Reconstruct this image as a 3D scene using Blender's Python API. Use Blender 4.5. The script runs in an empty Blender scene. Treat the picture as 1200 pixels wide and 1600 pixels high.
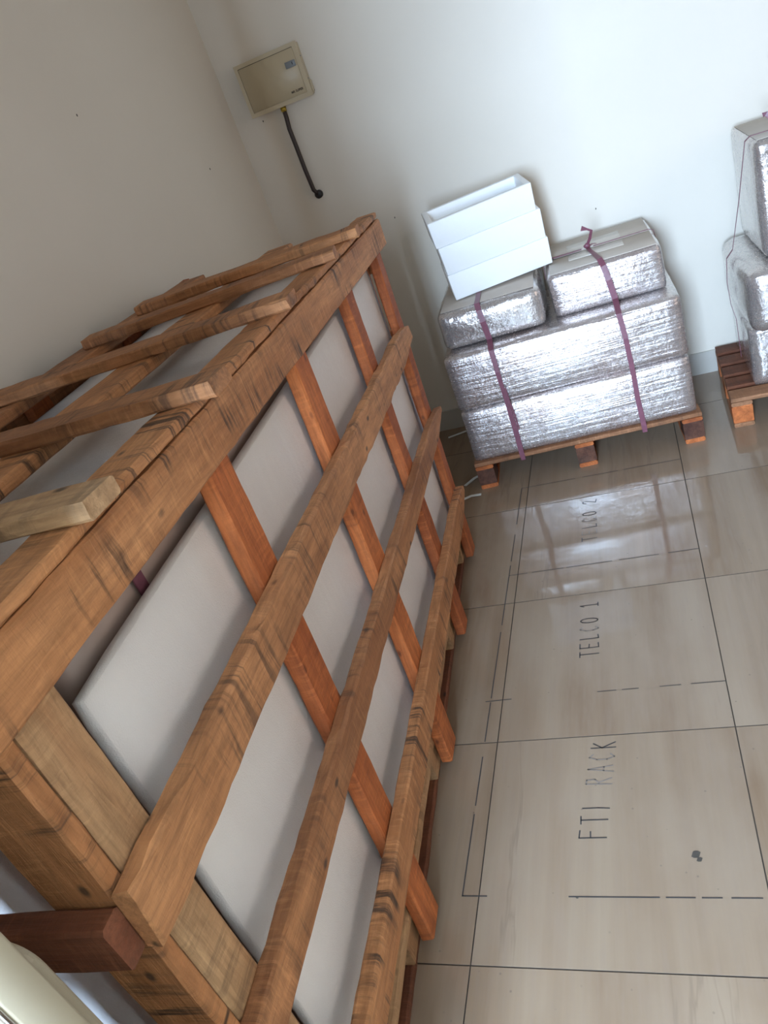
import bpy, bmesh, math, random
from mathutils import Vector, Matrix, noise
random.seed(7)
sc = bpy.context.scene
COL = sc.collection

# ------------------------------------------------------------------ camera
cd = bpy.data.cameras.new('camera')
cam = bpy.data.objects.new('camera', cd); COL.objects.link(cam)
cd.sensor_fit = 'VERTICAL'; cd.sensor_height = 36.0
cd.lens = 36.0 * 1203.0 / 1600.0
cd.clip_start = 0.02
vx = Vector((-3105, 575, 1203)).normalized(); vy = Vector((319, -800, 1203)).normalized()
ax = -vx; ay = (vy - vy.dot(ax) * ax).normalized(); az = ax.cross(ay)
# rows of camera axes in world space (image x right, image y down, forward)
cx = Vector((ax[0], ay[0], az[0])); cy = Vector((ax[1], ay[1], az[1])); cz = Vector((ax[2], ay[2], az[2]))
CAMH = 1.587
m = Matrix((( cx[0], -cy[0], -cz[0], 0), (cx[1], -cy[1], -cz[1], 0), (cx[2], -cy[2], -cz[2], CAMH), (0, 0, 0, 1)))
cam.matrix_world = m
sc.camera = cam

# ------------------------------------------------------------------ world, light, exposure
w = bpy.data.worlds.new('sky'); sc.world = w; w.use_nodes = True
w.node_tree.nodes['Background'].inputs[0].default_value = (0.62, 0.80, 1.0, 1)
w.node_tree.nodes['Background'].inputs[1].default_value = 1.0

def area(name, loc, rot, sx, sy, power, col):
    l = bpy.data.lights.new(name, 'AREA'); l.shape = 'RECTANGLE'; l.size = sx; l.size_y = sy
    l.energy = power; l.color = col
    o = bpy.data.objects.new(name, l); COL.objects.link(o); o.location = loc; o.rotation_euler = rot
    return o
# daylight outside the corridor window (behind the camera) and warm fill added at an invented side opening
area('daylight_corridor_window', (-.38, -2.02, 1.72), (math.radians(90), 0, 0), .86, 1.6, 580, (0.56, 0.755, 1.0))
area('added_side_fill', (2.36, 1.45, 1.62), (0, math.radians(90), 0), 1.2, 1.3, 19, (1.0, 0.76, 0.59))
sc.view_settings.view_transform = 'Standard'; sc.view_settings.look = 'None'
sc.view_settings.gamma = 1; sc.view_settings.use_curve_mapping = False
sc.view_settings.exposure = -0.2

# ------------------------------------------------------------------ helpers
def new_obj(name, verts, faces, mat=None, parent=None, smooth=False):
    me = bpy.data.meshes.new(name); me.from_pydata([tuple(v) for v in verts], [], faces); me.update()
    o = bpy.data.objects.new(name, me); COL.objects.link(o)
    if mat: me.materials.append(mat)
    if smooth:
        for p in me.polygons: p.use_smooth = True
    if parent: o.parent = parent
    return o
def empty(name, loc=(0, 0, 0), rz=0.0):
    o = bpy.data.objects.new(name, None); COL.objects.link(o); o.location = loc; o.rotation_euler = (0, 0, rz)
    o.empty_display_size = 0.1
    return o
def tag(o, label=None, cat=None, group=None, kind=None):
    if label: o['label'] = label
    if cat: o['category'] = cat
    if group: o['group'] = group
    if kind: o['kind'] = kind
    return o
def boxgeo(x0, x1, y0, y1, z0, z1):
    v = [(x0, y0, z0), (x1, y0, z0), (x1, y1, z0), (x0, y1, z0), (x0, y0, z1), (x1, y0, z1), (x1, y1, z1), (x0, y1, z1)]
    f = [(0, 3, 2, 1), (4, 5, 6, 7), (0, 1, 5, 4), (1, 2, 6, 5), (2, 3, 7, 6), (3, 0, 4, 7)]
    return v, f
def box(name, x0, x1, y0, y1, z0, z1, mat, parent=None, bevel=0.0, seg=2):
    v, f = boxgeo(x0, x1, y0, y1, z0, z1)
    o = new_obj(name, v, f, mat, parent)
    if bevel:
        bm = bmesh.new(); bm.from_mesh(o.data)
        bmesh.ops.bevel(bm, geom=bm.edges[:], offset=bevel, segments=seg, profile=0.5, affect='EDGES')
        bm.to_mesh(o.data); bm.free()
        for p in o.data.polygons: p.use_smooth = True
    return o
def joined(name, boxes, mat, parent=None):
    V, F = [], []
    for b in boxes:
        v, f = boxgeo(*b); n = len(V); V += v; F += [tuple(i + n for i in q) for q in f]
    return new_obj(name, V, F, mat, parent)

def plank(name, p0, p1, up, W, T, mat, parent, rough=0.0016, taper=0.0, taper0=0.0, n=None, chamfer=0.004, bow=0.0):
    """rough-sawn board: p0->p1 is its centre line, 'up' its outward face normal, W width, T thickness"""
    p0 = Vector(p0); p1 = Vector(p1); X = (p1 - p0); L = X.length; X.normalize()
    Z = Vector(up); Z = (Z - Z.dot(X) * X).normalized(); Y = Z.cross(X)
    n = n or max(6, int(L / 0.03)); c = min(chamfer, T * .3, W * .3)
    V, F = [], []; seed = random.random() * 100
    hw, ht = W / 2, T / 2
    prof = [(-hw + c, -ht), (hw - c, -ht), (hw, -ht + c), (hw, ht - c), (hw - c, ht), (-hw + c, ht), (-hw, ht - c), (-hw, -ht + c)]
    for i in range(n + 1):
        s = i / n; x = s * L
        k = 1.0
        if taper and s > 1 - 0.08: k = 1 - taper * (s - 0.92) / 0.08
        if taper0 and s < 0.08: k = 1 - taper0 * (0.08 - s) / 0.08
        for j, (y, z) in enumerate(prof):
            q = Vector((x * 9 + seed, j * 1.7, seed * .3)); q2 = Vector((x * 55 + seed, j * 2.3, 4 + seed * .3))
            dx = 0
            if i in (0, n): dx = noise.noise(q * 3.1) * rough * 1.5
            V.append((x + dx, y * k + noise.noise(q) * rough * .9 + noise.noise(q2) * rough * 1.1 + (taper * .25 * hw * ((s - .92) / .08) if taper and s > .92 else 0), z + noise.noise(q + Vector((5, 3, 1))) * rough * .7 + noise.noise(q2 + Vector((5, 3, 1))) * rough * .4 + bow * math.sin(math.pi * s)))
    for i in range(n):
        for j in range(8):
            a = i * 8 + j; b = i * 8 + (j + 1) % 8
            F.append((a, b, b + 8, a + 8))
    F.append(tuple(range(7, -1, -1))); F.append(tuple(n * 8 + j for j in range(8)))
    o = new_obj(name, V, F, mat, parent)
    M = Matrix((X, Y, Z)).transposed().to_4x4(); M.translation = p0
    o.matrix_local = M
    return o

def rbox(name, wd, dp, ht, mat, r=0.02, bulge=(0, 0, 0), cuts=18, nz=0.002, freq=9.0, parent=None, lift=0.0, zcuts=None):
    """soft wrapped carton: rounded corners, bulging sides; origin at the front left bottom corner"""
    nx, ny, nzc = cuts, max(6, int(cuts * .8)), zcuts or max(6, cuts // 2)
    sd = random.random() * 50
    idx = {}; V = []; F = []
    def vid(i, j, k):
        key = (i, j, k)
        if key not in idx:
            p = Vector((wd * i / nx, dp * j / ny, ht * k / nzc)); ctr = Vector((wd / 2, dp / 2, ht / 2))
            q = Vector([min(max(p[a], r), (wd, dp, ht)[a] - r) for a in range(3)])
            d = p - q
            if d.length > 1e-9: p = q + d.normalized() * r
            u = [2 * (p[a] - ctr[a]) / (wd, dp, ht)[a] for a in range(3)]
            e = [max(0.0, 1 - abs(t) ** 2.4) for t in u]
            for a in range(3):
                b, c2 = [x for x in range(3) if x != a]
                p[a] += bulge[a] * u[a] * abs(u[a]) * e[b] * e[c2] ** 1.0
            nn = Vector((noise.noise(p * freq + Vector((sd, 0, 0))), noise.noise(p * freq + Vector((0, sd, 9))), noise.noise(p * freq + Vector((4, 7, sd))) * .35))
            p += nn * nz * (1 if k > 0 else .2)
            if lift: p.z += lift * (p.y / dp) * (p.z / ht)
            if p.z < 0.0003: p.z = 0.0003
            idx[key] = len(V); V.append(p)
        return idx[key]
    def quad(a, b, c2, d): F.append((vid(*a), vid(*b), vid(*c2), vid(*d)))
    for i in range(nx):
        for j in range(ny):
            quad((i, j, 0), (i, j + 1, 0), (i + 1, j + 1, 0), (i + 1, j, 0)); quad((i, j, nzc), (i + 1, j, nzc), (i + 1, j + 1, nzc), (i, j + 1, nzc))
    for i in range(nx):
        for k in range(nzc):
            quad((i, 0, k), (i + 1, 0, k), (i + 1, 0, k + 1), (i, 0, k + 1)); quad((i, ny, k), (i, ny, k + 1), (i + 1, ny, k + 1), (i + 1, ny, k))
    for j in range(ny):
        for k in range(nzc):
            quad((0, j, k), (0, j, k + 1), (0, j + 1, k + 1), (0, j + 1, k)); quad((nx, j, k), (nx, j + 1, k), (nx, j + 1, k + 1), (nx, j, k + 1))
    return new_obj(name, V, F, mat, parent, smooth=True)

def ribbon(name, pts, normals, W, T, mat, parent=None, widths=None):
    """flat band along a path; normals give the outward face"""
    V, F = [], []; n = len(pts)
    for i in range(n):
        p = Vector(pts[i]); a = Vector(pts[max(0, i - 1)]); b = Vector(pts[min(n - 1, i + 1)])
        t = (b - a).normalized(); N = Vector(normals[i]); N = (N - N.dot(t) * t).normalized(); S = t.cross(N)
        ww = (widths[i] if widths else W) / 2
        for (sx, sn) in ((-1, 0), (1, 0), (1, 1), (-1, 1)): V.append(p + S * ww * sx + N * T * sn)
    for i in range(n - 1):
        for j in range(4):
            F.append((i * 4 + j, i * 4 + (j + 1) % 4, i * 4 + 4 + (j + 1) % 4, i * 4 + 4 + j))
    F.append((3, 2, 1, 0)); F.append(tuple((n - 1) * 4 + j for j in range(4)))
    return new_obj(name, V, F, mat, parent)

def tube(name, pts, r, mat, parent=None, seg=10, radii=None):
    V, F = [], []; n = len(pts)
    for i in range(n):
        p = Vector(pts[i]); a = Vector(pts[max(0, i - 1)]); b = Vector(pts[min(n - 1, i + 1)])
        t = (b - a).normalized(); s = t.orthogonal().normalized() if abs(t.y) > .9 else Vector((0, 1, 0)).cross(t).normalized(); q = t.cross(s)
        rr = radii[i] if radii else r
        for j in range(seg):
            an = 2 * math.pi * j / seg; V.append(p + (s * math.cos(an) + q * math.sin(an)) * rr)
    for i in range(n - 1):
        for j in range(seg):
            a = i * seg + j; b = i * seg + (j + 1) % seg; F.append((a, b, b + seg, a + seg))
    F.append(tuple(range(seg - 1, -1, -1))); F.append(tuple((n - 1) * seg + j for j in range(seg)))
    return new_obj(name, V, F, mat, parent, smooth=True)

# ------------------------------------------------------------------ materials
def mat(name):
    M = bpy.data.materials.new(name); M.use_nodes = True; nt = M.node_tree
    return M, nt, nt.nodes['Principled BSDF']
def N(nt, typ, **kw):
    n = nt.nodes.new(typ)
    for k, v in kw.items(): setattr(n, k, v)
    return n
def noise_tex(nt, vec, scale, sc3=(1, 1, 1), detail=4, rough=.55, dist=0.0):
    mp = N(nt, 'ShaderNodeMapping'); mp.inputs['Scale'].default_value = sc3
    nt.links.new(vec, mp.inputs['Vector'])
    t = N(nt, 'ShaderNodeTexNoise'); t.inputs['Scale'].default_value = scale; t.inputs['Detail'].default_value = detail
    t.inputs['Roughness'].default_value = rough; t.inputs['Distortion'].default_value = dist
    nt.links.new(mp.outputs[0], t.inputs['Vector'])
    return t.outputs[0]
def ramp(nt, fac, stops):
    r = N(nt, 'ShaderNodeValToRGB'); el = r.color_ramp.elements
    while len(el) < len(stops): el.new(.5)
    for e, (p, c) in zip(el, stops):
        e.position = p; e.color = (c, c, c, 1) if not hasattr(c, '__len__') else (*c, 1)
    nt.links.new(fac, r.inputs[0]); return r.outputs[0]
def mix(nt, fac, a, b, typ='MIX'):
    n = N(nt, 'ShaderNodeMix', data_type='RGBA', blend_type=typ)
    for s, v in ((n.inputs[0], fac), (n.inputs[6], a), (n.inputs[7], b)):
        if hasattr(v, 'links'): nt.links.new(v, s)
        elif hasattr(v, '__len__'): s.default_value = (*v, 1)
        else: s.default_value = v
    return n.outputs[2]
def math_(nt, op, a, b):
    n = N(nt, 'ShaderNodeMath', operation=op)
    for s, v in ((n.inputs[0], a), (n.inputs[1], b)):
        if hasattr(v, 'links'): nt.links.new(v, s)
        else: s.default_value = v
    return n.outputs[0]
def bump(nt, h, strength, dist, bs):
    b = N(nt, 'ShaderNodeBump'); b.inputs['Strength'].default_value = strength; b.inputs['Distance'].default_value = dist
    nt.links.new(h, b.inputs['Height']); nt.links.new(b.outputs[0], bs.inputs['Normal']); return b

def objvec(nt):
    tc = N(nt, 'ShaderNodeTexCoord'); oi = N(nt, 'ShaderNodeObjectInfo')
    mul = N(nt, 'ShaderNodeMath', operation='MULTIPLY'); mul.inputs[1].default_value = 37.0
    nt.links.new(oi.outputs['Random'], mul.inputs[0])
    ad = N(nt, 'ShaderNodeVectorMath', operation='ADD'); nt.links.new(tc.outputs['Object'], ad.inputs[0]); nt.links.new(mul.outputs[0], ad.inputs[1])
    return ad.outputs[0], oi.outputs['Random']

def wood(name, c_light, c_dark, streak=0.5, stain=(0.035, 0.025, 0.02), grain=1.0, rough=0.62):
    M, nt, bs = mat(name); vec, rnd = objvec(nt)
    broad = noise_tex(nt, vec, 1.0, (2.2, 14, 14), 3)
    fine = noise_tex(nt, vec, 1.0, (9, 120, 120), 6, .68, .5)
    wv = N(nt, 'ShaderNodeVectorMath', operation='ADD'); nv = N(nt, 'ShaderNodeTexNoise'); nv.inputs['Scale'].default_value = 14; nt.links.new(vec, nv.inputs['Vector'])
    sv = N(nt, 'ShaderNodeVectorMath', operation='SCALE'); sv.inputs['Scale'].default_value = .012; nt.links.new(nv.outputs['Color'], sv.inputs[0]); nt.links.new(vec, wv.inputs[0]); nt.links.new(sv.outputs[0], wv.inputs[1])
    saw = noise_tex(nt, wv.outputs[0], 1.0, (120, 14, 14), 4, .7); sm = noise_tex(nt, vec, 1.0, (5, 12, 12), 3)
    f1 = math_(nt, 'ADD', math_(nt, 'MULTIPLY', broad, .75), math_(nt, 'MULTIPLY', rnd, .25))
    blotch = noise_tex(nt, vec, 1.0, (7, 22, 22), 6, .7)
    c = mix(nt, ramp(nt, f1, [(.36, 0.0), (.66, 1.0)]), c_dark, c_light)
    c = mix(nt, math_(nt, 'MULTIPLY', ramp(nt, blotch, [(.42, 0.0), (.68, 1.0)]), .5), c, tuple(x * .5 for x in c_dark))
    c = mix(nt, math_(nt, 'MULTIPLY', ramp(nt, fine, [(.32, 1.0), (.58, 0.0)]), .5 * grain), c, tuple(x * .45 for x in c_dark))
    c = mix(nt, math_(nt, 'MULTIPLY', math_(nt, 'MULTIPLY', ramp(nt, saw, [(.5, 0.0), (.68, 1.0)]), ramp(nt, sm, [(.42, 0.0), (.6, 1.0)])), .30 * grain), c, tuple(min(1, x * 1.5) for x in c_light))
    # black weathering streaks running across the saw direction, in patches
    st = noise_tex(nt, wv.outputs[0], 1.0, (60, 3.2, 3.2), 5, .68); ms = noise_tex(nt, vec, 1.0, (4.5, 9, 9), 2)
    sf = math_(nt, 'MULTIPLY', ramp(nt, st, [(.5, 0.0), (.6, 1.0)]), ramp(nt, ms, [(.44, 0.0), (.60, 1.0)]))
    c = mix(nt, math_(nt, 'MULTIPLY', sf, streak), c, stain)
    # knots and nail holes
    vo = N(nt, 'ShaderNodeTexVoronoi'); vo.inputs['Scale'].default_value = 1.0
    mp = N(nt, 'ShaderNodeMapping'); mp.inputs['Scale'].default_value = (9, 16, 16); nt.links.new(vec, mp.inputs[0]); nt.links.new(mp.outputs[0], vo.inputs['Vector'])
    c = mix(nt, math_(nt, 'MULTIPLY', ramp(nt, vo.outputs['Distance'], [(.05, 1.0), (.12, 0.0)]), .8), c, stain)
    nt.links.new(c, bs.inputs['Base Color']); bs.inputs['Roughness'].default_value = rough
    bs.inputs['Specular IOR Level'].default_value = .3
    bump(nt, math_(nt, 'ADD', math_(nt, 'ADD', fine, math_(nt, 'MULTIPLY', saw, .8)), broad), .8, .003, bs)
    return M
W_TAN = wood('wood_weathered_tan', (.70, .345, .155), (.44, .185, .072), .85)
W_BRN = wood('wood_rough_brown', (.60, .285, .125), (.33, .135, .056), .6)
W_ORG = wood('wood_orange', (.66, .205, .062), (.38, .10, .030), .35, stain=(.10, .03, .015))
W_PALE = wood('wood_pale', (.56, .35, .185), (.44, .235, .115), .35)
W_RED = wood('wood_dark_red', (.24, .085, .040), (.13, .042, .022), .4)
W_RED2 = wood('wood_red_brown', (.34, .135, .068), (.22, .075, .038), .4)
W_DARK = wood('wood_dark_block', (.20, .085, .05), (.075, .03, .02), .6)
W_PAL = wood('wood_pallet', (.44, .22, .115), (.32, .145, .07), .3)

def plaster(name, col, col2):
    M, nt, bs = mat(name); tc = N(nt, 'ShaderNodeTexCoord'); v = tc.outputs['Object']
    n1 = noise_tex(nt, v, 1.6, detail=5); n2 = noise_tex(nt, v, 180, detail=3)
    nt.links.new(mix(nt, ramp(nt, n1, [(.35, 0.0), (.7, 1.0)]), col, col2), bs.inputs['Base Color'])
    bs.inputs['Roughness'].default_value = .55; bs.inputs['Specular IOR Level'].default_value = .3
    bump(nt, math_(nt, 'ADD', math_(nt, 'MULTIPLY', n1, 3), n2), .12, .0012, bs); return M
M_WALL = plaster('cream_wall_paint', (.75, .69, .60), (.72, .66, .57))
M_CEIL = plaster('white_ceiling', (.8, .79, .76), (.78, .77, .74))

def foam():
    M, nt, bs = mat('white_foam_sheet'); tc = N(nt, 'ShaderNodeTexCoord'); v = tc.outputs['Object']
    cre = noise_tex(nt, v, 1.0, (7, 7, 1.2), 3); sp = noise_tex(nt, v, 420, detail=2); sp2 = noise_tex(nt, v, 120, detail=2)
    nt.links.new(mix(nt, cre, (.76, .725, .71), (.84, .815, .80)), bs.inputs['Base Color'])
    nt.links.new(ramp(nt, sp2, [(.4, .3), (.65, .62)]), bs.inputs['Roughness'])
    bs.inputs['Specular IOR Level'].default_value = .35
    bs.inputs['Subsurface Weight'].default_value = .15; bs.inputs['Subsurface Radius'].default_value = (.02, .018, .016)
    bump(nt, math_(nt, 'ADD', math_(nt, 'MULTIPLY', cre, 8), sp), .55, .0014, bs); return M
M_FOAM = foam()

def film(name, col, col2, metal, wrinkle=(2.6, 60, 90)):
    M, nt, bs = mat(name); tc = N(nt, 'ShaderNodeTexCoord'); v = tc.outputs['Object']
    wr = noise_tex(nt, v, 1.0, wrinkle, 4, .6, .4); big = noise_tex(nt, v, 4, detail=4); fi = noise_tex(nt, v, 110, detail=3, dist=.6)
    cr = noise_tex(nt, v, 1.0, (38, 38, 22), 3, .6, 1.2)
    nt.links.new(mix(nt, ramp(nt, big, [(.35, 0.0), (.65, 1.0)]), col, col2), bs.inputs['Base Color'])
    bs.inputs['Metallic'].default_value = metal
    nt.links.new(ramp(nt, fi, [(.3, .19), (.7, .31)]), bs.inputs['Roughness'])
    bs.inputs['Coat Weight'].default_value = .8; bs.inputs['Coat Roughness'].default_value = .12
    h = math_(nt, 'ADD', math_(nt, 'ADD', math_(nt, 'MULTIPLY', wr, 1.3), math_(nt, 'MULTIPLY', cr, .55)), math_(nt, 'MULTIPLY', fi, .06))
    bump(nt, h, .68, .005, bs); return M
M_FILM = film('silver_stretch_film', (.46, .375, .35), (.64, .60, .595), .75)
M_FILM2 = film('silver_crumpled_film', (.47, .425, .405), (.62, .585, .57), .72, (14, 40, 24))

def simple(name, col, rough=.5, metal=0.0, var=.12, scale=30, bmp=.0, spec=.5):
    M, nt, bs = mat(name); tc = N(nt, 'ShaderNodeTexCoord')
    n1 = noise_tex(nt, tc.outputs['Object'], scale, detail=3)
    nt.links.new(mix(nt, n1, tuple(c * (1 - var) for c in col), tuple(min(1, c * (1 + var)) for c in col)), bs.inputs['Base Color'])
    bs.inputs['Roughness'].default_value = rough; bs.inputs['Metallic'].default_value = metal; bs.inputs['Specular IOR Level'].default_value = spec
    if bmp: bump(nt, n1, .5, bmp, bs)
    return M
M_WRAP = simple('taupe_wrapping_film', (.44, .34, .295), .45, 0, .12, 9, .002)
M_CARD = simple('beige_cardboard', (.50, .44, .38), .6, 0, .1, 12, .002)
M_TAPE = simple('pale_packing_tape', (.58, .53, .47), .25, 0, .05, 30)
M_STRAP = simple('maroon_plastic_twine', (.185, .062, .092), .42, 0, .25, 90, .001)
M_STYRO = simple('white_polystyrene', (.93, .95, .96), .55, 0, .02, 260, .0006)
M_CREAM = simple('cream_panel_enamel', (.54, .46, .32), .38, 0, .03, 6)
M_CREAMIN = simple('cream_panel_door', (.49, .41, .275), .36, 0, .03, 6)
M_LOCK = simple('grey_plastic', (.22, .24, .26), .35, 0, .05, 20)
M_BLACK = simple('black_plastic', (.012, .010, .010), .45, 0, .2, 40)
M_COND = simple('dark_flexible_conduit', (.030, .020, .018), .5, 0, .3, 200, .001)
M_BRASS = simple('yellow_brass', (.42, .29, .04), .4, .6, .1, 40)
M_INK = simple('black_marker_ink', (.045, .040, .040), .6, 0, .3, 60)
M_INKF = simple('faded_marker_ink', (.20, .165, .14), .6, 0, .3, 60)
M_DOOR = simple('cream_door_paint', (.33, .285, .205), .4, 0, .04, 5)
M_CHROME = simple('chrome', (.75, .76, .80), .18, 1.0, .03, 10)
M_GROUT = simple('dark_grout', (.085, .062, .045), .8, 0, .2, 50)
M_SKIRT = simple('grey_skirting_tile', (.50, .475, .43), .18, 0, .1, 7)
M_STRIP = simple('white_plastic_strip', (.75, .78, .76), .35, 0, .05, 20)
M_DIRT = simple('dark_speck', (.06, .05, .04), .8, 0, .2, 60)
M_FRAME = simple('white_window_frame', (.75, .75, .73), .4, 0, .03, 10)

def tile_mat():
    M, nt, bs = mat('travertine_tile'); tc = N(nt, 'ShaderNodeTexCoord'); oi = N(nt, 'ShaderNodeObjectInfo')
    gm = N(nt, 'ShaderNodeNewGeometry'); v = gm.outputs['Position']
    off = N(nt, 'ShaderNodeVectorMath', operation='MULTIPLY_ADD'); 
    nt.links.new(oi.outputs['Random'], off.inputs[0]); off.inputs[1].default_value = (3.0, 5.0, 1.0); nt.links.new(v, off.inputs[2]); vv = off.outputs[0]
    band = noise_tex(nt, vv, 1.0, (8, .45, 1), 5, .62, .15); blot = noise_tex(nt, vv, 4.0, (1, .5, 1), 5)
    fine = noise_tex(nt, vv, 1.0, (70, 9, 1), 4)
    c = mix(nt, ramp(nt, band, [(.33, 0.0), (.68, 1.0)]), (.215, .140, .086), (.305, .225, .153))
    c = mix(nt, math_(nt, 'MULTIPLY', ramp(nt, blot, [(.45, 0.0), (.72, 1.0)]), .5), c, (.345, .27, .20))
    c = mix(nt, math_(nt, 'MULTIPLY', ramp(nt, fine, [(.3, 1.0), (.52, 0.0)]), .32), c, (.27, .20, .15))
    # thin wandering veins along the length of the tile
    vn = noise_tex(nt, vv, 1.0, (3.4, .32, 1), 6, .55, .25); vm = noise_tex(nt, vv, 2.2, (1, .6, 1), 2)
    d = math_(nt, 'ABSOLUTE', math_(nt, 'SUBTRACT', vn, .5), 0)
    vf = math_(nt, 'MULTIPLY', ramp(nt, d, [(.0, 1.0), (.007, 0.0)]), ramp(nt, vm, [(.46, 0.0), (.58, .5)]))
    c = mix(nt, vf, c, (.19, .13, .09))
    # pits
    vo = N(nt, 'ShaderNodeTexVoronoi'); vo.inputs['Scale'].default_value = 26; nt.links.new(vv, vo.inputs['Vector'])
    pm = noise_tex(nt, vv, 6, detail=2)
    pf = math_(nt, 'MULTIPLY', ramp(nt, vo.outputs['Distance'], [(.035, 1.0), (.08, 0.0)]), ramp(nt, pm, [(.42, 0.0), (.55, .8)]))
    c = mix(nt, pf, c, (.17, .125, .095))
    c = mix(nt, math_(nt, 'MULTIPLY', oi.outputs['Random'], .22), c, (.33, .265, .21))
    nt.links.new(c, bs.inputs['Base Color'])
    sm = noise_tex(nt, v, 3.2, detail=4)
    nt.links.new(ramp(nt, sm, [(.3, .04), (.7, .10)]), bs.inputs['Roughness'])
    bump(nt, math_(nt, 'ADD', blot, math_(nt, 'MULTIPLY', pf, -1.0)), .03, .002, bs)
    bs.inputs['Specular IOR Level'].default_value = .6
    return M
M_TILE = tile_mat()

# ------------------------------------------------------------------ room shell
XL, XR, YB, YF, ZC = -1.517, 2.20, 3.54, 0.20, 2.75
floor = joined('floor', [(XL - .1, XR + .2, -1.95, YB + .1, -.06, -.0045)], M_GROUT); tag(floor, kind='structure')
xs = [0.030 + .6 * k for k in range(-3, 5)]; ys = [.838 + .5975 * k for k in range(-7, 6)]
g = .0011
tm = {}
for i in range(len(xs) - 1):
    for j in range(len(ys) - 1):
        x0, x1 = max(xs[i], XL) + g, min(xs[i + 1], XR) - g; y0, y1 = max(ys[j], -1.83) + g, min(ys[j + 1], YB) - g
        if x1 - x0 < .02 or y1 - y0 < .02: continue
        key = (round(x1 - x0, 3), round(y1 - y0, 3))
        cxm, cym = (x0 + x1) / 2, (y0 + y1) / 2
        if key not in tm:
            hx, hy = (x1 - x0) / 2, (y1 - y0) / 2; b = .0004
            V = [(-hx, -hy, -.0045), (hx, -hy, -.0045), (hx, hy, -.0045), (-hx, hy, -.0045),
                 (-hx, -hy, -b), (hx, -hy, -b), (hx, hy, -b), (-hx, hy, -b),
                 (-hx + b, -hy + b, 0), (hx - b, -hy + b, 0), (hx - b, hy - b, 0), (-hx + b, hy - b, 0)]
            F = [(8, 9, 10, 11)] + [(a, (a + 1) % 4, 4 + (a + 1) % 4, 4 + a) for a in range(4)] + [(4 + a, 4 + (a + 1) % 4, 8 + (a + 1) % 4, 8 + a) for a in range(4)]
            o = new_obj('tile', V, F, M_TILE, floor); tm[key] = o.data; o.data.materials.append(M_GROUT)
            for p in o.data.polygons[1:]: p.material_index = 1
        else:
            o = bpy.data.objects.new('tile', tm[key]); COL.objects.link(o); o.parent = floor
        o.location = (cxm, cym, 0)

def st(name, *boxes, m=M_WALL): return tag(joined(name, boxes, m), kind='structure')
wl = st('wall_left', (XL - .12, XL, -.1, YB + .1, 0, ZC))
wb = st('wall_back', (XL, XR + .12, YB, YB + .12, 0, ZC))
# right wall with an added opening that lets in the fill light
WY0, WY1, WZ0, WZ1 = .85, 2.05, .97, 2.27
st('wall_right', (XR, XR + .12, -.1, WY0, 0, ZC), (XR, XR + .12, WY1, YB, 0, ZC), (XR, XR + .12, WY0, WY1, 0, WZ0), (XR, XR + .12, WY0, WY1, WZ1, ZC))
# wall with the doorway in which the camera stands
DX0, DX1 = -1.03, .27
st('wall_front', (XL, DX0, .03, YF, 0, ZC), (DX1, XR, .03, YF, 0, ZC), (DX0, DX1, .03, YF, 2.1, ZC))
st('ceiling', (XL - .1, XR + .2, -1.95, YB + .1, ZC, ZC + .1), m=M_CEIL)
# corridor behind the doorway, daylight window at its end
st('wall_corridor_left', (-1.62, -1.5, -1.95, .03, 0, ZC)); st('wall_corridor_right', (1.5, 1.62, -1.95, .03, 0, ZC))
st('wall_corridor_end', (-1.5, -.83, -1.95, -1.83, 0, ZC), (.07, 1.5, -1.95, -1.83, 0, ZC), (-.83, .07, -1.95, -1.83, 0, .95), (-.83, .07, -1.95, -1.83, 2.5, ZC))
w1 = tag(joined('window_1', [(-.83, -.79, -1.94, -1.86, .95, 2.5), (.03, .07, -1.94, -1.86, .95, 2.5), (-.10, -.065, -1.94, -1.86, .99, 2.46), (-.79, .03, -1.94, -1.86, .95, .99), (-.79, .03, -1.94, -1.86, 2.46, 2.5)], M_FRAME), kind='structure')
w2 = tag(joined('added_fill_window', [(XR + .03, XR + .09, WY0, WY0 + .04, WZ0, WZ1), (XR + .03, XR + .09, WY1 - .04, WY1, WZ0, WZ1), (XR + .03, XR + .09, 1.43, 1.47, WZ0, WZ1), (XR + .03, XR + .09, WY0, WY1, WZ0, WZ0 + .04), (XR + .03, XR + .09, WY0, WY1, WZ1 - .04, WZ1)], M_FRAME), kind='structure')  # added frame, out of view, around the fill light opening
tag(joined('baseboard_back', [(XL + .012, XR, YB - .011, YB, 0, .103)], M_SKIRT), kind='structure')
tag(joined('baseboard_left', [(XL, XL + .011, YF, YB, 0, .103)], M_SKIRT), kind='structure')

# fixed door leaf at the left edge of the doorway, its narrow edge towards the camera
door = tag(box('door_1', -1.005, -.515, .20, .235, .01, 2.08, M_DOOR, bevel=.003), 'cream painted door leaf edge in the bottom left corner', kind='structure')
prof = [(-.60, .05), (-.550, .05)]
for k in range(9):
    a = math.pi / 2 * k / 8; prof.append((-.578 + .028 * math.cos(a), 1.075 + .034 * math.sin(a)))
prof += [(-.60, 1.109)]
V = [(x, yy, z) for yy in (.242, .259) for (x, z) in prof]
n = len(prof); F = [tuple(range(n)), tuple(range(2 * n - 1, n - 1, -1))] + [(i, i + n, (i + 1) % n + n, (i + 1) % n) for i in range(n)]
cs = new_obj('cover_strip', V, F, M_DOOR, door)
bm = bmesh.new(); bm.from_mesh(cs.data); bmesh.ops.recalc_face_normals(bm, faces=bm.faces[:])
bmesh.ops.bevel(bm, geom=[e for e in bm.edges if e.calc_face_angle(0) > 1.2], offset=.005, segments=3, profile=.5, affect='EDGES'); bm.to_mesh(cs.data); bm.free()
lp = box('lock_plate', -.60, -.5155, .1935, .2005, .80, 1.13, M_CHROME, door, bevel=.003)

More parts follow.
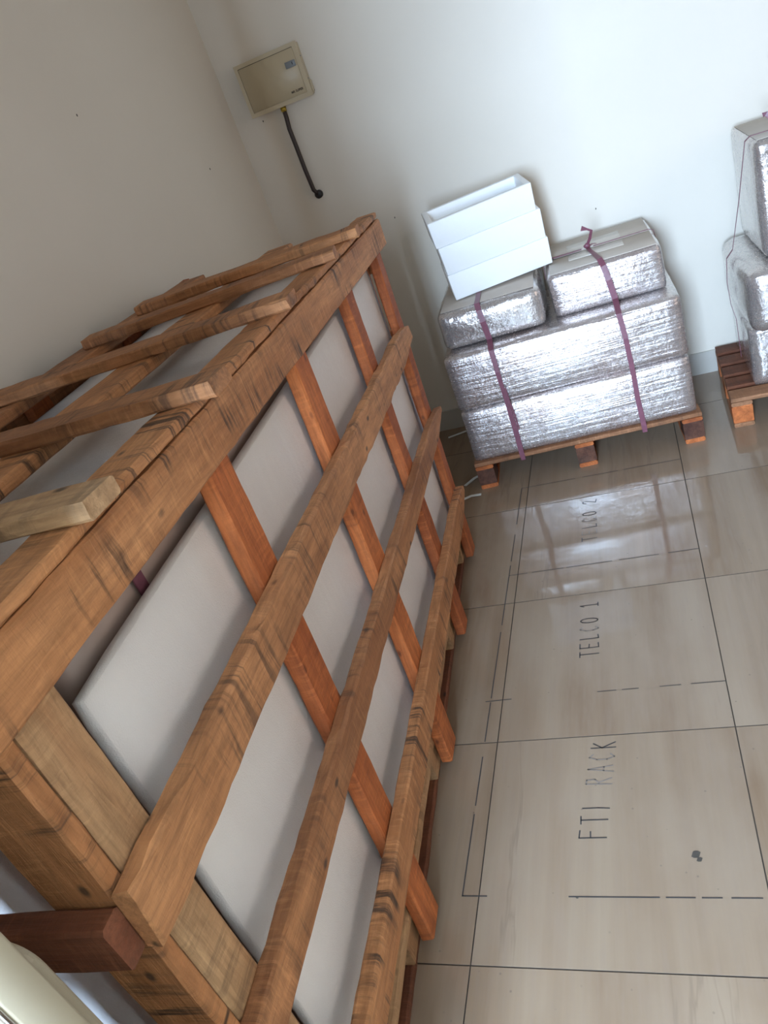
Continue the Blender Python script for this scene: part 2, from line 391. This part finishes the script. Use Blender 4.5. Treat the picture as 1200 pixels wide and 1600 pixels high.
# little specks and nail holes on the walls
def specks(name, pts, parent):
    for p in pts:
        if parent is wl:
            V = [(XL + .0012, p[0] + .0025 * math.cos(t) * (1 + .3 * math.sin(3 * t)), p[1] + .004 * math.sin(t)) for t in [i * math.pi / 4 for i in range(8)]]; V += [(XL - .001, v[1], v[2]) for v in V]
        else:
            V = [(p[0] + .0022 * math.cos(t), YB - .0012, p[1] + .004 * math.sin(t) * (1 + .3 * math.sin(2 * t))) for t in [i * math.pi / 4 for i in range(8)]]; V += [(v[0], YB + .001, v[2]) for v in V]
        F = [tuple(range(8)), tuple(range(15, 7, -1))] + [(i, i + 8, (i + 1) % 8 + 8, (i + 1) % 8) for i in range(8)]
        new_obj(name, V, F, M_DIRT, parent)
specks('nail_hole', [(2.404, 1.817), (3.126, 1.53)], wl)
specks('nail_hole', [(-.118, .848), (-.962, 1.069), (-1.39, 1.62)], wb)

# ------------------------------------------------------------------ writing and pencil lines on the floor
def stroke(pts, wd, V, F, z=.0007):
    for (a, b) in zip(pts[:-1], pts[1:]):
        a = Vector((*a, 0)); b = Vector((*b, 0)); t = (b - a).normalized(); s = Vector((-t.y, t.x, 0)) * wd / 2; t = t * wd * .4
        n = len(V)
        V += [tuple(a - t - s + Vector((0, 0, z))), tuple(b + t - s + Vector((0, 0, z))), tuple(b + t + s + Vector((0, 0, z))), tuple(a - t + s + Vector((0, 0, z)))]
        F.append((n, n + 1, n + 2, n + 3))
GL = {'T': [[(0, 1), (.7, 1)], [(.35, 1), (.37, 0)]], 'E': [[(.62, 1), (0, 1), (.03, 0), (.65, 0.02)], [(.02, .52), (.52, .5)]], 'L': [[(.05, 1), (.1, 0), (.6, .03)]],
      'C': [[(.6, .85), (.3, 1), (.05, .7), (.05, .3), (.3, 0), (.62, .15)]], 'O': [[(.35 + .33 * math.cos(t), .5 + .48 * math.sin(t)) for t in [k * math.pi / 7 for k in range(15)]]],
      '1': [[(.1, .8), (.3, 1), (.32, 0)], [(.05, 0), (.62, 0)]], '2': [[(.05, .75), (.2, .97), (.5, .95), (.58, .68), (.1, .05), (.7, .0)]],
      'F': [[(.65, .97), (0, 1), (0, 0)], [(.02, .58), (.55, .58)]], 'I': [[(.2, 1), (.22, .4), (.15, 0)]],
      'R': [[(0, 0), (.05, 1), (.45, .98), (.5, .65), (.08, .5)], [(.2, .5), (.6, 0)]], 'A': [[(0, 0), (.3, 1), (.62, 0)], [(.12, .38), (.5, .36)]],
      'K': [[(.05, 1), (.05, 0)], [(.55, .9), (.05, .55), (.62, 0)]]}
def lettering(text, y0, y1, xb, h, wd, faded=(), slant=0.0):
    """text read along +Y, letter tops towards -X"""
    step = (y1 - y0) / len(text); parts = {False: ([], []), True: ([], [])}
    for i, ch in enumerate(text):
        if ch == ' ': continue
        V, F = parts[i in faded]
        for s in GL[ch]:
            stroke([(xb + slant * i - hh * h, y0 + i * step + u * step * .8) for (u, hh) in s], wd, V, F)
    for fd, (V, F) in parts.items():
        if V:
            o = new_obj('lettering', V, F, M_INKF if fd else M_INK, floor); o['label'] = ('faded ' if fd else '') + 'hand written capitals ' + text + ' on the floor tiles'
lettering('FTI RACK', 1.135, 1.43, -.285, .062, .0032, (4, 5, 6), .004)
lettering('TELCO 1', 1.735, 2.0, -.295, .055, .0034, (3,))
lettering('TELCO 2', 2.33, 2.62, -.295, .052, .0034, (1, 3))
V, F = [], []
def dashes(p0, p1, gaps=(), wd=.003):
    segs = [0.0]; 
    for (a, b) in gaps: segs += [a, b]
    segs.append(1.0)
    for a, b in zip(segs[0::2], segs[1::2]):
        q = lambda s: (p0[0] + (p1[0] - p0[0]) * s, p0[1] + (p1[1] - p0[1]) * s)
        stroke([q(a), q(b)], wd, V, F)
dashes((-.609, .992), (-.598, 2.788), ((.12, .135), (.22, .25), (.33, .34), (.5, .52), (.7, .715), (.81, .85)))
dashes((-.609, .992), (-.552, .992)); dashes((-.367, .992), (.10, .992), ((.4, .43), (.55, .58), (.66, .70), (.82, .87)))
dashes((-.62, 1.590), (-.545, 1.592)); dashes((-.30, 1.592), (.03, 1.592), ((.15, .2), (.33, .5), (.66, .74)), .0025)
dashes((-.60, 2.19), (.03, 2.19), ((.1, .13), (.3, .32), (.56, .6), (.8, .85)))
dashes((-.598, 2.788), (.03, 2.79), ((.35, .4), (.62, .66)))
o = new_obj('marker_outline', V, F, M_INK, floor); o['label'] = 'dashed black marker outlines of cabinet footprints on the tiles'
V, F = [], []
for (px, py, r) in ((-.098, 1.090, .011), (-.092, 1.078, .007), (-.35, .99, .003)):
    n = len(V); V += [(px + r * math.cos(t) * (1 + .35 * math.sin(2 * t + px * 9)), py + r * .8 * math.sin(t), .0008) for t in [k * math.pi / 5 for k in range(10)]]; F.append(tuple(range(n, n + 10)))
o = new_obj('blot', V, F, M_DIRT, floor); o['label'] = 'dark blot on the floor tile'

# ------------------------------------------------------------------ big wooden crate (local frame: x = outwards to the right, y = along its length, z = up)
th = math.atan(.0642)
crate = tag(empty('wooden_crate', (-.648, .905, 0), th), 'large open slatted crate of rough timber boards around a white foam wrapped block', 'crate')
OUT = (1, 0, 0); UP = (0, 0, 1); FR = (0, -1, 0)
def cp(*a, **k): return plank(a[0], *a[1:], crate, **k)
def L(o, s): o['label'] = s; return o
# rails along the right-hand side
L(cp('rail', (.0125, -.565, 1.249), (.0125, 1.570, 1.197), OUT, .082, .025, W_TAN), 'wide top rail with black saw marks')
L(cp('rail', (.014, -.535, .944), (.014, 1.475, .884), OUT, .088, .028, W_BRN, rough=.004, taper=.55, chamfer=.005), 'brown bark-edged rail below the top rail')
L(cp('rail', (.014, -.56, .648), (.014, 1.545, .566), OUT, .072, .028, W_BRN, rough=.0032, taper=.8), 'second rail from the bottom with a splintered end')
L(cp('rail', (.015, -.56, .335), (.015, 1.475, .272), OUT, .082, .030, W_TAN, rough=.0022, taper=.75), 'pale lowest rail')
# uprights on the right-hand side
for (at, ab, wd, mt) in ((-.466, -.471, .071, W_PALE), (.060, .008, .082, W_ORG), (.555, .492, .092, W_ORG), (1.064, 1.002, .080, W_ORG), (1.522, 1.435, .072, W_ORG)):
    cp('post', (-.0155, ab, .030), (-.0155, at, 1.215), OUT, wd, .030, mt)
# front frame
for bb, mt in ((-.044, W_TAN), (-.34, W_ORG), (-.625, W_ORG)):
    cp('post', (bb, -.5185, .03), (bb, -.5185, 1.22), FR, .090, .026, mt)
for z, wd in ((1.20, .09), (.935, .070), (.62, .072), (.30, .075)):
    cp('rail', (-.695, -.549, z), (-.12 if z > 1 else -.002, -.549, z), FR, wd, .032, W_RED2 if z < 1 else W_BRN)
# rear frame
for bb in (-.10, -.35, -.60): cp('post', (bb, 1.553, .03), (bb, 1.553, 1.17), (0, 1, 0), .08, .026, W_ORG)
for z in (1.12, .84, .55, .27): cp('rail', (-.69, 1.582, z), (-.04, 1.582, z), (0, 1, 0), .08, .026, W_BRN)
# left-hand side (towards the wall)
for at in (-.46, .06, .56, 1.06, 1.49): cp('post', (-.6585, at, .03), (-.6585, at, 1.26), (-1, 0, 0), .08, .026, W_ORG)
for z in (.93, .61, .30): cp('rail', (-.684, -.53, z + .01), (-.684, 1.56, z - .03), (-1, 0, 0), .08, .024, W_BRN)
L(cp('rail', (-.684, -.53, 1.235), (-.684, 1.56, 1.195), (-1, 0, 0), .075, .024, W_BRN), 'top rail beside the wall')
# top: three long boards and five cross slats
TZ = lambda a: 1.278 - .022 * a
UT = (0, .022, 1)
L(cp('top_board', (-.0095, -.565, TZ(-.565) + .009), (-.0095, 1.560, TZ(1.56) + .009), UT, .066, .018, W_TAN, rough=.003), 'long top board along the right edge')
cp('top_board', (-.290, -.56, TZ(-.56) + .006), (-.298, 1.51, TZ(1.51) + .006), UT, .088, .024, W_TAN)
cp('top_board', (-.613, -.56, TZ(-.56) + .006), (-.613, 1.48, TZ(1.48) + .006), UT, .095, .024, W_BRN)
for (b0, a0, b1, a1, wd, mt) in ((-.69, -.278, .050, -.281, .067, W_PALE), (-.70, .064, .066, .056, .072, W_BRN), (-.650, .438, .050, .506, .078, W_BRN), (-.615, .796, .045, .912, .078, W_BRN), (-.605, 1.088, .050, 1.175, .098, W_TAN)):
    cp('slat', (b0, a0, TZ(a0) + .0305), (b1, a1, TZ(a1) + .0305), UT, wd, .024, mt, rough=.003, bow=-.0005)
# pallet base
for k in range(6):
    b = -.072 - k * .112
    cp('deck_board', (b, -.50, .112), (b, 1.535, .112), UP, .085, .024, W_PALE if k == 0 else W_PAL)
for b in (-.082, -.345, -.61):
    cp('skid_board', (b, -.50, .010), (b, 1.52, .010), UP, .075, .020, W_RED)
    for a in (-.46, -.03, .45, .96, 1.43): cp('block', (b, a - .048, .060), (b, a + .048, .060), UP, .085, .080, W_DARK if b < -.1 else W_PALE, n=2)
# end of the twine poking out below the lowest rail
tw = tube('twine_end', [(-.035, -.26, .19), (-.015, -.275, .165), (.0, -.285, .14), (.015, -.30, .125)], .004, M_STRAP, crate, 6); tw['label'] = 'loose end of maroon twine'

# tall wrapped case inside the crate, sheets of white foam on its faces
fb = tag(empty('foam_wrapped_case', (0, 0, 0)), 'tall case clad in white foam sheets standing inside the slatted crate', 'case')
fb.matrix_world = Matrix.Translation(Vector((-.648, .905, 0))) @ Matrix.Rotation(th, 4, 'Z')
def fpart(name, loc, wd, dp, ht, mt, **k):
    o = rbox(name, wd, dp, ht, mt, parent=fb, **k); o.location = loc; return o
fpart('case', (-.60, -.335, .126), .515, 1.80, 1.080, M_WRAP, r=.012, cuts=16, nz=.003, freq=6)
fpart('foam_sheet', (-.0725, -.378, .127), .030, 1.885, .990, M_FOAM, r=.0145, bulge=(.002, .0, .0), cuts=26, nz=.0035, freq=5, zcuts=22)
fpart('foam_sheet', (-.620, -.376, .127), .512, .030, .995, M_FOAM, r=.0145, cuts=16, nz=.003, freq=5, zcuts=16)
fpart('foam_sheet', (-.636, -.340, .127), .030, 1.82, .99, M_FOAM, r=.0145, cuts=16, nz=.003, freq=5, zcuts=12)
fpart('foam_sheet', (-.600, -.37, 1.2065), .510, 1.86, .022, M_FOAM, r=.010, bulge=(0, 0, .003), cuts=26, nz=.005, freq=4.5, zcuts=5)
for y in (-.145, .90):
    s = ribbon('strap', [(-.082, y, .14), (-.081, y, .7), (-.081, y, 1.19)], [(1, 0, 0)] * 3, .024, .0025, M_STRAP, fb); s['label'] = 'maroon strap down the side of the case'
s = ribbon('strap', [(-.070, -.338, .96), (-.2, -.339, .96), (-.58, -.338, .96)], [(0, -1, 0)] * 3, .024, .0025, M_STRAP, fb)

# ------------------------------------------------------------------ pallet with silver boxes
th2 = math.atan(.0665)
S0 = Vector((-.777, 2.842, 0)); E2 = Vector((math.cos(th2), math.sin(th2), 0)); G2 = Vector((-math.sin(th2), math.cos(th2), 0))
def sw(e, d, z): return S0 + E2 * e + G2 * d + Vector((0, 0, z))
def pallet(name, loc, rz, wd, dp, label, nb, stringers, mats):
    p = tag(empty(name, loc, rz), label, 'pallet')
    for k in range(nb):
        d = .045 + k * (dp - .09) / (nb - 1)
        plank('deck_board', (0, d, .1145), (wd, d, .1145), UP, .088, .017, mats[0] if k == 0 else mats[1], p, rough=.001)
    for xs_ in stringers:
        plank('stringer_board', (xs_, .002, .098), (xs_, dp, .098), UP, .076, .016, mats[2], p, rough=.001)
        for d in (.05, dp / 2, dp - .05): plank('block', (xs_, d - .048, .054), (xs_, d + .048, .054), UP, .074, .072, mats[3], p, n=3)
        plank('skid_board', (xs_, 0, .009), (xs_, dp, .009), UP, .074, .018, mats[2], p, rough=.001)
    return p
pallet('wooden_pallet', S0, th2, .914, .60, 'low wooden pallet under the stack of silver wrapped boxes', 5, (.038, .457, .876), (W_PAL, W_PAL, W_ORG, W_DARK))

def wbox(e, d, z, wd, dp, ht, mt, label, group=None, rz=0.0, **k):
    o = rbox('wrapped_box', wd, dp, ht, mt, **k)
    o.location = sw(e, d, z); o.rotation_euler = (0, 0, th2 + rz)
    return tag(o, label, 'box', 'silver wrapped boxes')
DZ = .1235
b1 = wbox(.006, .015, DZ, .899, .575, .236, M_FILM, 'long silver film wrapped box lying directly on the low pallet', r=.016, bulge=(.004, .014, 0), cuts=30, zcuts=14, nz=.0025)
b2 = wbox(.006, .015, DZ + .2365, .902, .575, .240, M_FILM, 'long silver film wrapped box in the middle layer of the stack', r=.02, bulge=(.006, .015, 0), cuts=30, zcuts=14, nz=.003)
b3 = wbox(.018, .085, DZ + .477, .412, .47, .157, M_FILM2, 'short silver wrapped box under the white foam trays', r=.03, bulge=(.006, .012, 0), cuts=22, zcuts=10, nz=.0045, freq=14)
b4 = wbox(.464, .127, DZ + .477, .418, .47, .168, M_FILM, 'short silver wrapped box with a beige taped cardboard top, tied with twine', r=.016, bulge=(.005, .010, 0), cuts=22, zcuts=10, nz=.0025)
# cardboard top, flaps and tape of the right upper box
for nm_, x0, x1, y0, y1, mt_, zz in (('cardboard_flap', .012, .405, .012, .222, M_CARD, .1695), ('cardboard_flap', .012, .405, .226, .458, M_CARD, .1695), ('tape', .09, .30, .125, .205, M_TAPE, .1712), ('tape', .09, .30, .24, .36, M_TAPE, .1712)):
    box(nm_, x0, x1, y0, y1, zz - .003, zz + .0012, mt_, b4, bevel=.0008, seg=1)
box('cardboard_flap', .02, .392, .02, .455, .1555, .1585, M_CARD, b3, bevel=.001, seg=1)

# maroon twine around the stack
def gp(pts): return [sw(*p) for p in pts]
Fn = -G2; Un = Vector((0, 0, 1))
lp_ = [(.207, .15, .100), (.207, -.006, .100), (.207, -.006, .124), (.209, -.005, .25), (.206, -.004, .362), (.204, -.006, .50), (.202, .004, .590), (.199, .075, .612), (.194, .068, .69), (.190, .075, .735), (.188, .088, .7605), (.190, .14, .7622), (.19, .22, .7640)]
o = ribbon('twine', gp(lp_), [-Un, Fn, Fn, Fn, Fn, Fn, Fn + Un, Fn, Fn, Fn, Fn + Un, Un, Un], .02, .002, M_STRAP, widths=[.018, .018, .020, .021, .014, .018, .021, .022, .023, .022, .022, .02, .02])
s2 = ribbon('strand', gp([(.2245, -.0055, .24), (.2225, -.005, .30), (.217, -.0055, .365), (.2165, -.006, .43)]), [Fn] * 4, .006, .0018, M_STRAP, o, widths=[.005, .007, .007, .005])
tag(o, 'left maroon twine band down the front of the silver box stack', 'twine')
rp_ = [(.697, .15, .100), (.697, -.006, .100), (.697, -.006, .124), (.694, -.005, .25), (.696, -.004, .362), (.694, -.006, .50), (.688, .004, .595), (.689, .096, .625), (.680, .099, .70), (.672, .108, .755), (.664, .138, .7765), (.645, .27, .7755), (.633, .349, .776)]
o = ribbon('twine', gp(rp_), [-Un, Fn, Fn, Fn, Fn, Fn, Fn + Un, Fn, Fn, Fn + Un * .4, Fn + Un, Un, Un], .02, .002, M_STRAP, widths=[.018, .018, .02, .018, .018, .018, .02, .022, .022, .022, .02, .016, .014])
tag(o, 'right maroon twine band with a knot, down the front of the stack', 'twine')
k = tube('knot', [tuple(sw(.622, .35, .7815)), tuple(sw(.632, .349, .786)), tuple(sw(.645, .347, .783))], .008, M_STRAP, o, 8, [.006, .011, .006])
k = ribbon('loose_end', [sw(.632, .350, .782), sw(.650, .33, .815), sw(.660, .315, .845), sw(.645, .31, .856), sw(.625, .305, .866)], [Fn] * 5, .012, .0015, M_STRAP, o, widths=[.010, .012, .011, .008, .020])
k = ribbon('loose_end', [sw(.637, .348, .779), sw(.655, .352, .785), sw(.668, .357, .781)], [Un] * 3, .012, .0015, M_STRAP, o, widths=[.01, .012, .016])
o = ribbon('twine', gp([(.452, .352, .70), (.455, .352, .766), (.468, .352, .776), (.55, .351, .7755), (.610, .350, .776)]), [-E2, Un - E2, Un, Un, Un], .02, .0018, M_STRAP, widths=[.016, .018, .018, .02, .014])
tag(o, 'maroon twine across the cardboard top, left of the knot', 'twine')
o = ribbon('twine', gp([(.656, .349, .776), (.70, .350, .7755), (.868, .350, .775), (.884, .350, .768), (.889, .350, .72)]), [Un, Un, Un, Un + E2, E2], .006, .0018, M_STRAP, widths=[.008, .006, .005, .005, .005])
tag(o, 'thin maroon twine across the cardboard top, right of the knot', 'twine')

# three white foam trays
def tray(label, off, z, ht):
    W_, D_, t = .412, .215, .024
    V, F = [], []
    bm = bmesh.new()
    def q(x, y, zz): return bm.verts.new((x, y, zz))
    o4 = [q(*p, 0) for p in ((.004, .004), (W_ - .004, .004), (W_ - .004, D_ - .004), (.004, D_ - .004))]
    t4 = [q(*p, ht) for p in ((0, 0), (W_, 0), (W_, D_), (0, D_))]
    i4 = [q(*p, ht) for p in ((t, t), (W_ - t, t), (W_ - t, D_ - t), (t, D_ - t))]
    f4 = [q(*p, .02) for p in ((t + .004, t + .004), (W_ - t - .004, t + .004), (W_ - t - .004, D_ - t - .004), (t + .004, D_ - t - .004))]
    bm.faces.new(o4[::-1]); bm.faces.new(f4)
    for a in range(4):
        b = (a + 1) % 4
        bm.faces.new((o4[a], o4[b], t4[b], t4[a])); bm.faces.new((t4[a], t4[b], i4[b], i4[a])); bm.faces.new((i4[a], i4[b], f4[b], f4[a]))
    bmesh.ops.bevel(bm, geom=bm.edges[:], offset=.003, segments=2, profile=.5, affect='EDGES')
    me = bpy.data.meshes.new('foam_tray'); bm.to_mesh(me); bm.free(); me.materials.append(M_STYRO)
    for p in me.polygons: p.use_smooth = True
    o = bpy.data.objects.new('foam_tray', me); COL.objects.link(o)
    R3 = Matrix(((.961, -.277, -.008), (.275, .958, -.083), (.031, .078, .996)))
    U_, _, Vt = None, None, None
    o.matrix_world = Matrix.Translation(Vector((-.694, 3.042, .7635))) @ R3.to_quaternion().to_matrix().to_4x4() @ Matrix.Translation(Vector((off, 0, z)))
    return tag(o, label, 'tray', 'white foam trays')
tray('bottom white foam tray of three, resting on a silver box', 0.0, 0.0, .1065)
tray('middle white foam tray of the stack of three', -.001, .107, .1125)
tray('topmost open white foam tray of the stack of three', -.011, .220, .102)

# ------------------------------------------------------------------ second pallet with wrapped boxes at the right edge
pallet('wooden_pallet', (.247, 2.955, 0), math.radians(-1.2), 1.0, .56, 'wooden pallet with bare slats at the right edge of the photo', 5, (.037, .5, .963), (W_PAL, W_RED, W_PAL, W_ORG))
def box2(x, y, z, wd, dp, ht, mt, label, rz=0.0, **k):
    o = rbox('wrapped_box', wd, dp, ht, mt, **k); o.location = (x, y, z); o.rotation_euler = (0, 0, rz)
    return tag(o, label, 'box', 'silver wrapped boxes at the right edge')
box2(.345, 3.03, DZ, .80, .46, .232, M_FILM2, 'lowest silver wrapped box on the right pallet', r=.012, bulge=(.003, .008, 0), cuts=20, zcuts=12, nz=.003)
box2(.352, 2.955, DZ + .2325, .82, .54, .24, M_FILM2, 'middle silver wrapped box jutting forward on the right pallet', math.radians(2.0), r=.045, bulge=(.008, .010, 0), cuts=22, zcuts=12, nz=.005)
bt = box2(.432, 3.06, DZ + .4775, .42, .41, .405, M_FILM2, 'tall upright silver wrapped box on top of the right stack', math.radians(2.5), r=.02, bulge=(.006, .006, 0), cuts=18, zcuts=18, nz=.003)
box('cardboard_flap', .015, .405, .015, .395, .4035, .4065, M_CARD, bt, bevel=.001, seg=1)
pts = [(.333, 3.24, .17), (.333, 3.25, .33), (.322, 3.26, .39), (.319, 3.27, .48), (.328, 3.27, .575), (.352, 3.26, .607), (.388, 3.205, .80), (.420, 3.15, 1.0), (.438, 3.148, 1.0125), (.46, 3.147, 1.0125), (.62, 3.147, 1.0125), (.84, 3.15, 1.0125)]
o = ribbon('twine', pts, [(-1, 0, 0)] * 5 + [(-1, 0, .6)] + [(-1, 0, .2)] * 2 + [(-1, 0, 1)] + [(0, 0, 1)] * 3, .010, .0016, M_STRAP)
tag(o, 'maroon twine tied over the wrapped boxes on the right pallet', 'twine')
ribbon('loose_end', [(.505, 3.147, 1.0145), (.508, 3.15, 1.045), (.495, 3.155, 1.066), (.485, 3.16, 1.064)], [(0, -1, 0)] * 4, .016, .002, M_STRAP, o)

# ------------------------------------------------------------------ distribution box and conduit on the back wall
pn = tag(empty('distribution_box', (-1.266, YB, 1.642)), 'cream wall mounted distribution box with a grey lock on the back wall', 'electrical box')
box('housing', -.1405, .142, -.044, 0, .004, .200, M_CREAM, pn, bevel=.003)
X0, X1, Z0, Z1 = -.1465, .147, 0, .204
x0, x1, z0, z1 = -.131, .127, .017, .189
joined('frame', [(X0, x0, -.050, -.043, Z0, Z1), (x1, X1, -.050, -.043, Z0, Z1), (x0, x1, -.050, -.043, Z0, z0), (x0, x1, -.050, -.043, z1, Z1)], M_CREAM, pn)
dr = box('door', x0 + .0012, x1 - .0012, -.0492, -.043, z0 + .0012, z1 - .0018, M_CREAMIN, pn, bevel=.0006, seg=1)
joined('gap', [(x0, x1, -.0455, -.0445, z1 - .002, z1), (x0, x0 + .0015, -.0455, -.0445, z0, z1), (x1 - .0015, x1, -.0455, -.0445, z0, z1)], M_BLACK, pn)
lk = box('lock', .074, .120, -.052, -.0485, .121, .145, M_LOCK, dr, bevel=.001, seg=1)
box('slot', .105, .1085, -.0526, -.0515, .129, .139, M_BLACK, dr)
for z in (.06, .145): box('screw', .1425, .1445, -.030, -.024, z, z + .006, M_LOCK, pn)
box('side_cover', .142, .147, -.026, -.004, .012, .055, M_CREAM, pn, bevel=.001, seg=1)
cu = bpy.data.curves.new('lettering', 'FONT'); cu.body = 'MR SUPER'; cu.size = .0125; cu.extrude = .0003; cu.offset = .0003
to = bpy.data.objects.new('lettering', cu); COL.objects.link(to)
dg = bpy.context.evaluated_depsgraph_get(); me = bpy.data.meshes.new_from_object(to.evaluated_get(dg)); bpy.data.objects.remove(to)
me.materials.append(simple('brown_print', (.07, .05, .03), .5))
to = bpy.data.objects.new('lettering', me); COL.objects.link(to); to.parent = dr; to.location = (.060, -.0496, .0315); to.rotation_euler = (math.radians(90), 0, 0)
cn = tag(empty('conduit', (-1.272, YB, 1.63)), 'dark flexible conduit hanging from the distribution box to a wall outlet', 'conduit')
P_ = [(-.002, -.022, .008), (-.003, -.022, -.03), (-.008, -.023, -.075), (-.006, -.023, -.15), (-.005, -.022, -.247), (-.001, -.02, -.337), (.010, -.015, -.358)]
tube('pipe', P_, .0095, M_COND, cn, 12)
tube('collar', [(-.002, -.022, .014), (-.003, -.022, -.006)], .0125, M_BRASS, cn, 12)
tube('wall_socket', [(.012, .0, -.362), (.012, -.018, -.362), (.012, -.022, -.362)], .016, M_BLACK, cn, 12, [.018, .018, .012])

# ------------------------------------------------------------------ white plastic strips lying on the floor by the pallet
for i, (a, b, lab) in enumerate((((-.86, 2.90), (-.785, 2.985), 'short white plastic strip lying slanted on the floor beside the pallet corner'), ((-.86, 2.78), (-.775, 2.80), 'short white plastic strip lying flat by the front foot of the pallet'), ((-1.02, 3.43), (-.84, 3.47), 'pale plastic strip lying along the foot of the back wall'))):
    o = ribbon('plastic_strip', [(a[0], a[1], .001), ((a[0] + b[0]) / 2, (a[1] + b[1]) / 2 + .006, .004), (b[0], b[1], .001)], [(0, 0, 1)] * 3, .016, .0015, M_STRIP)
    tag(o, lab, 'strip')
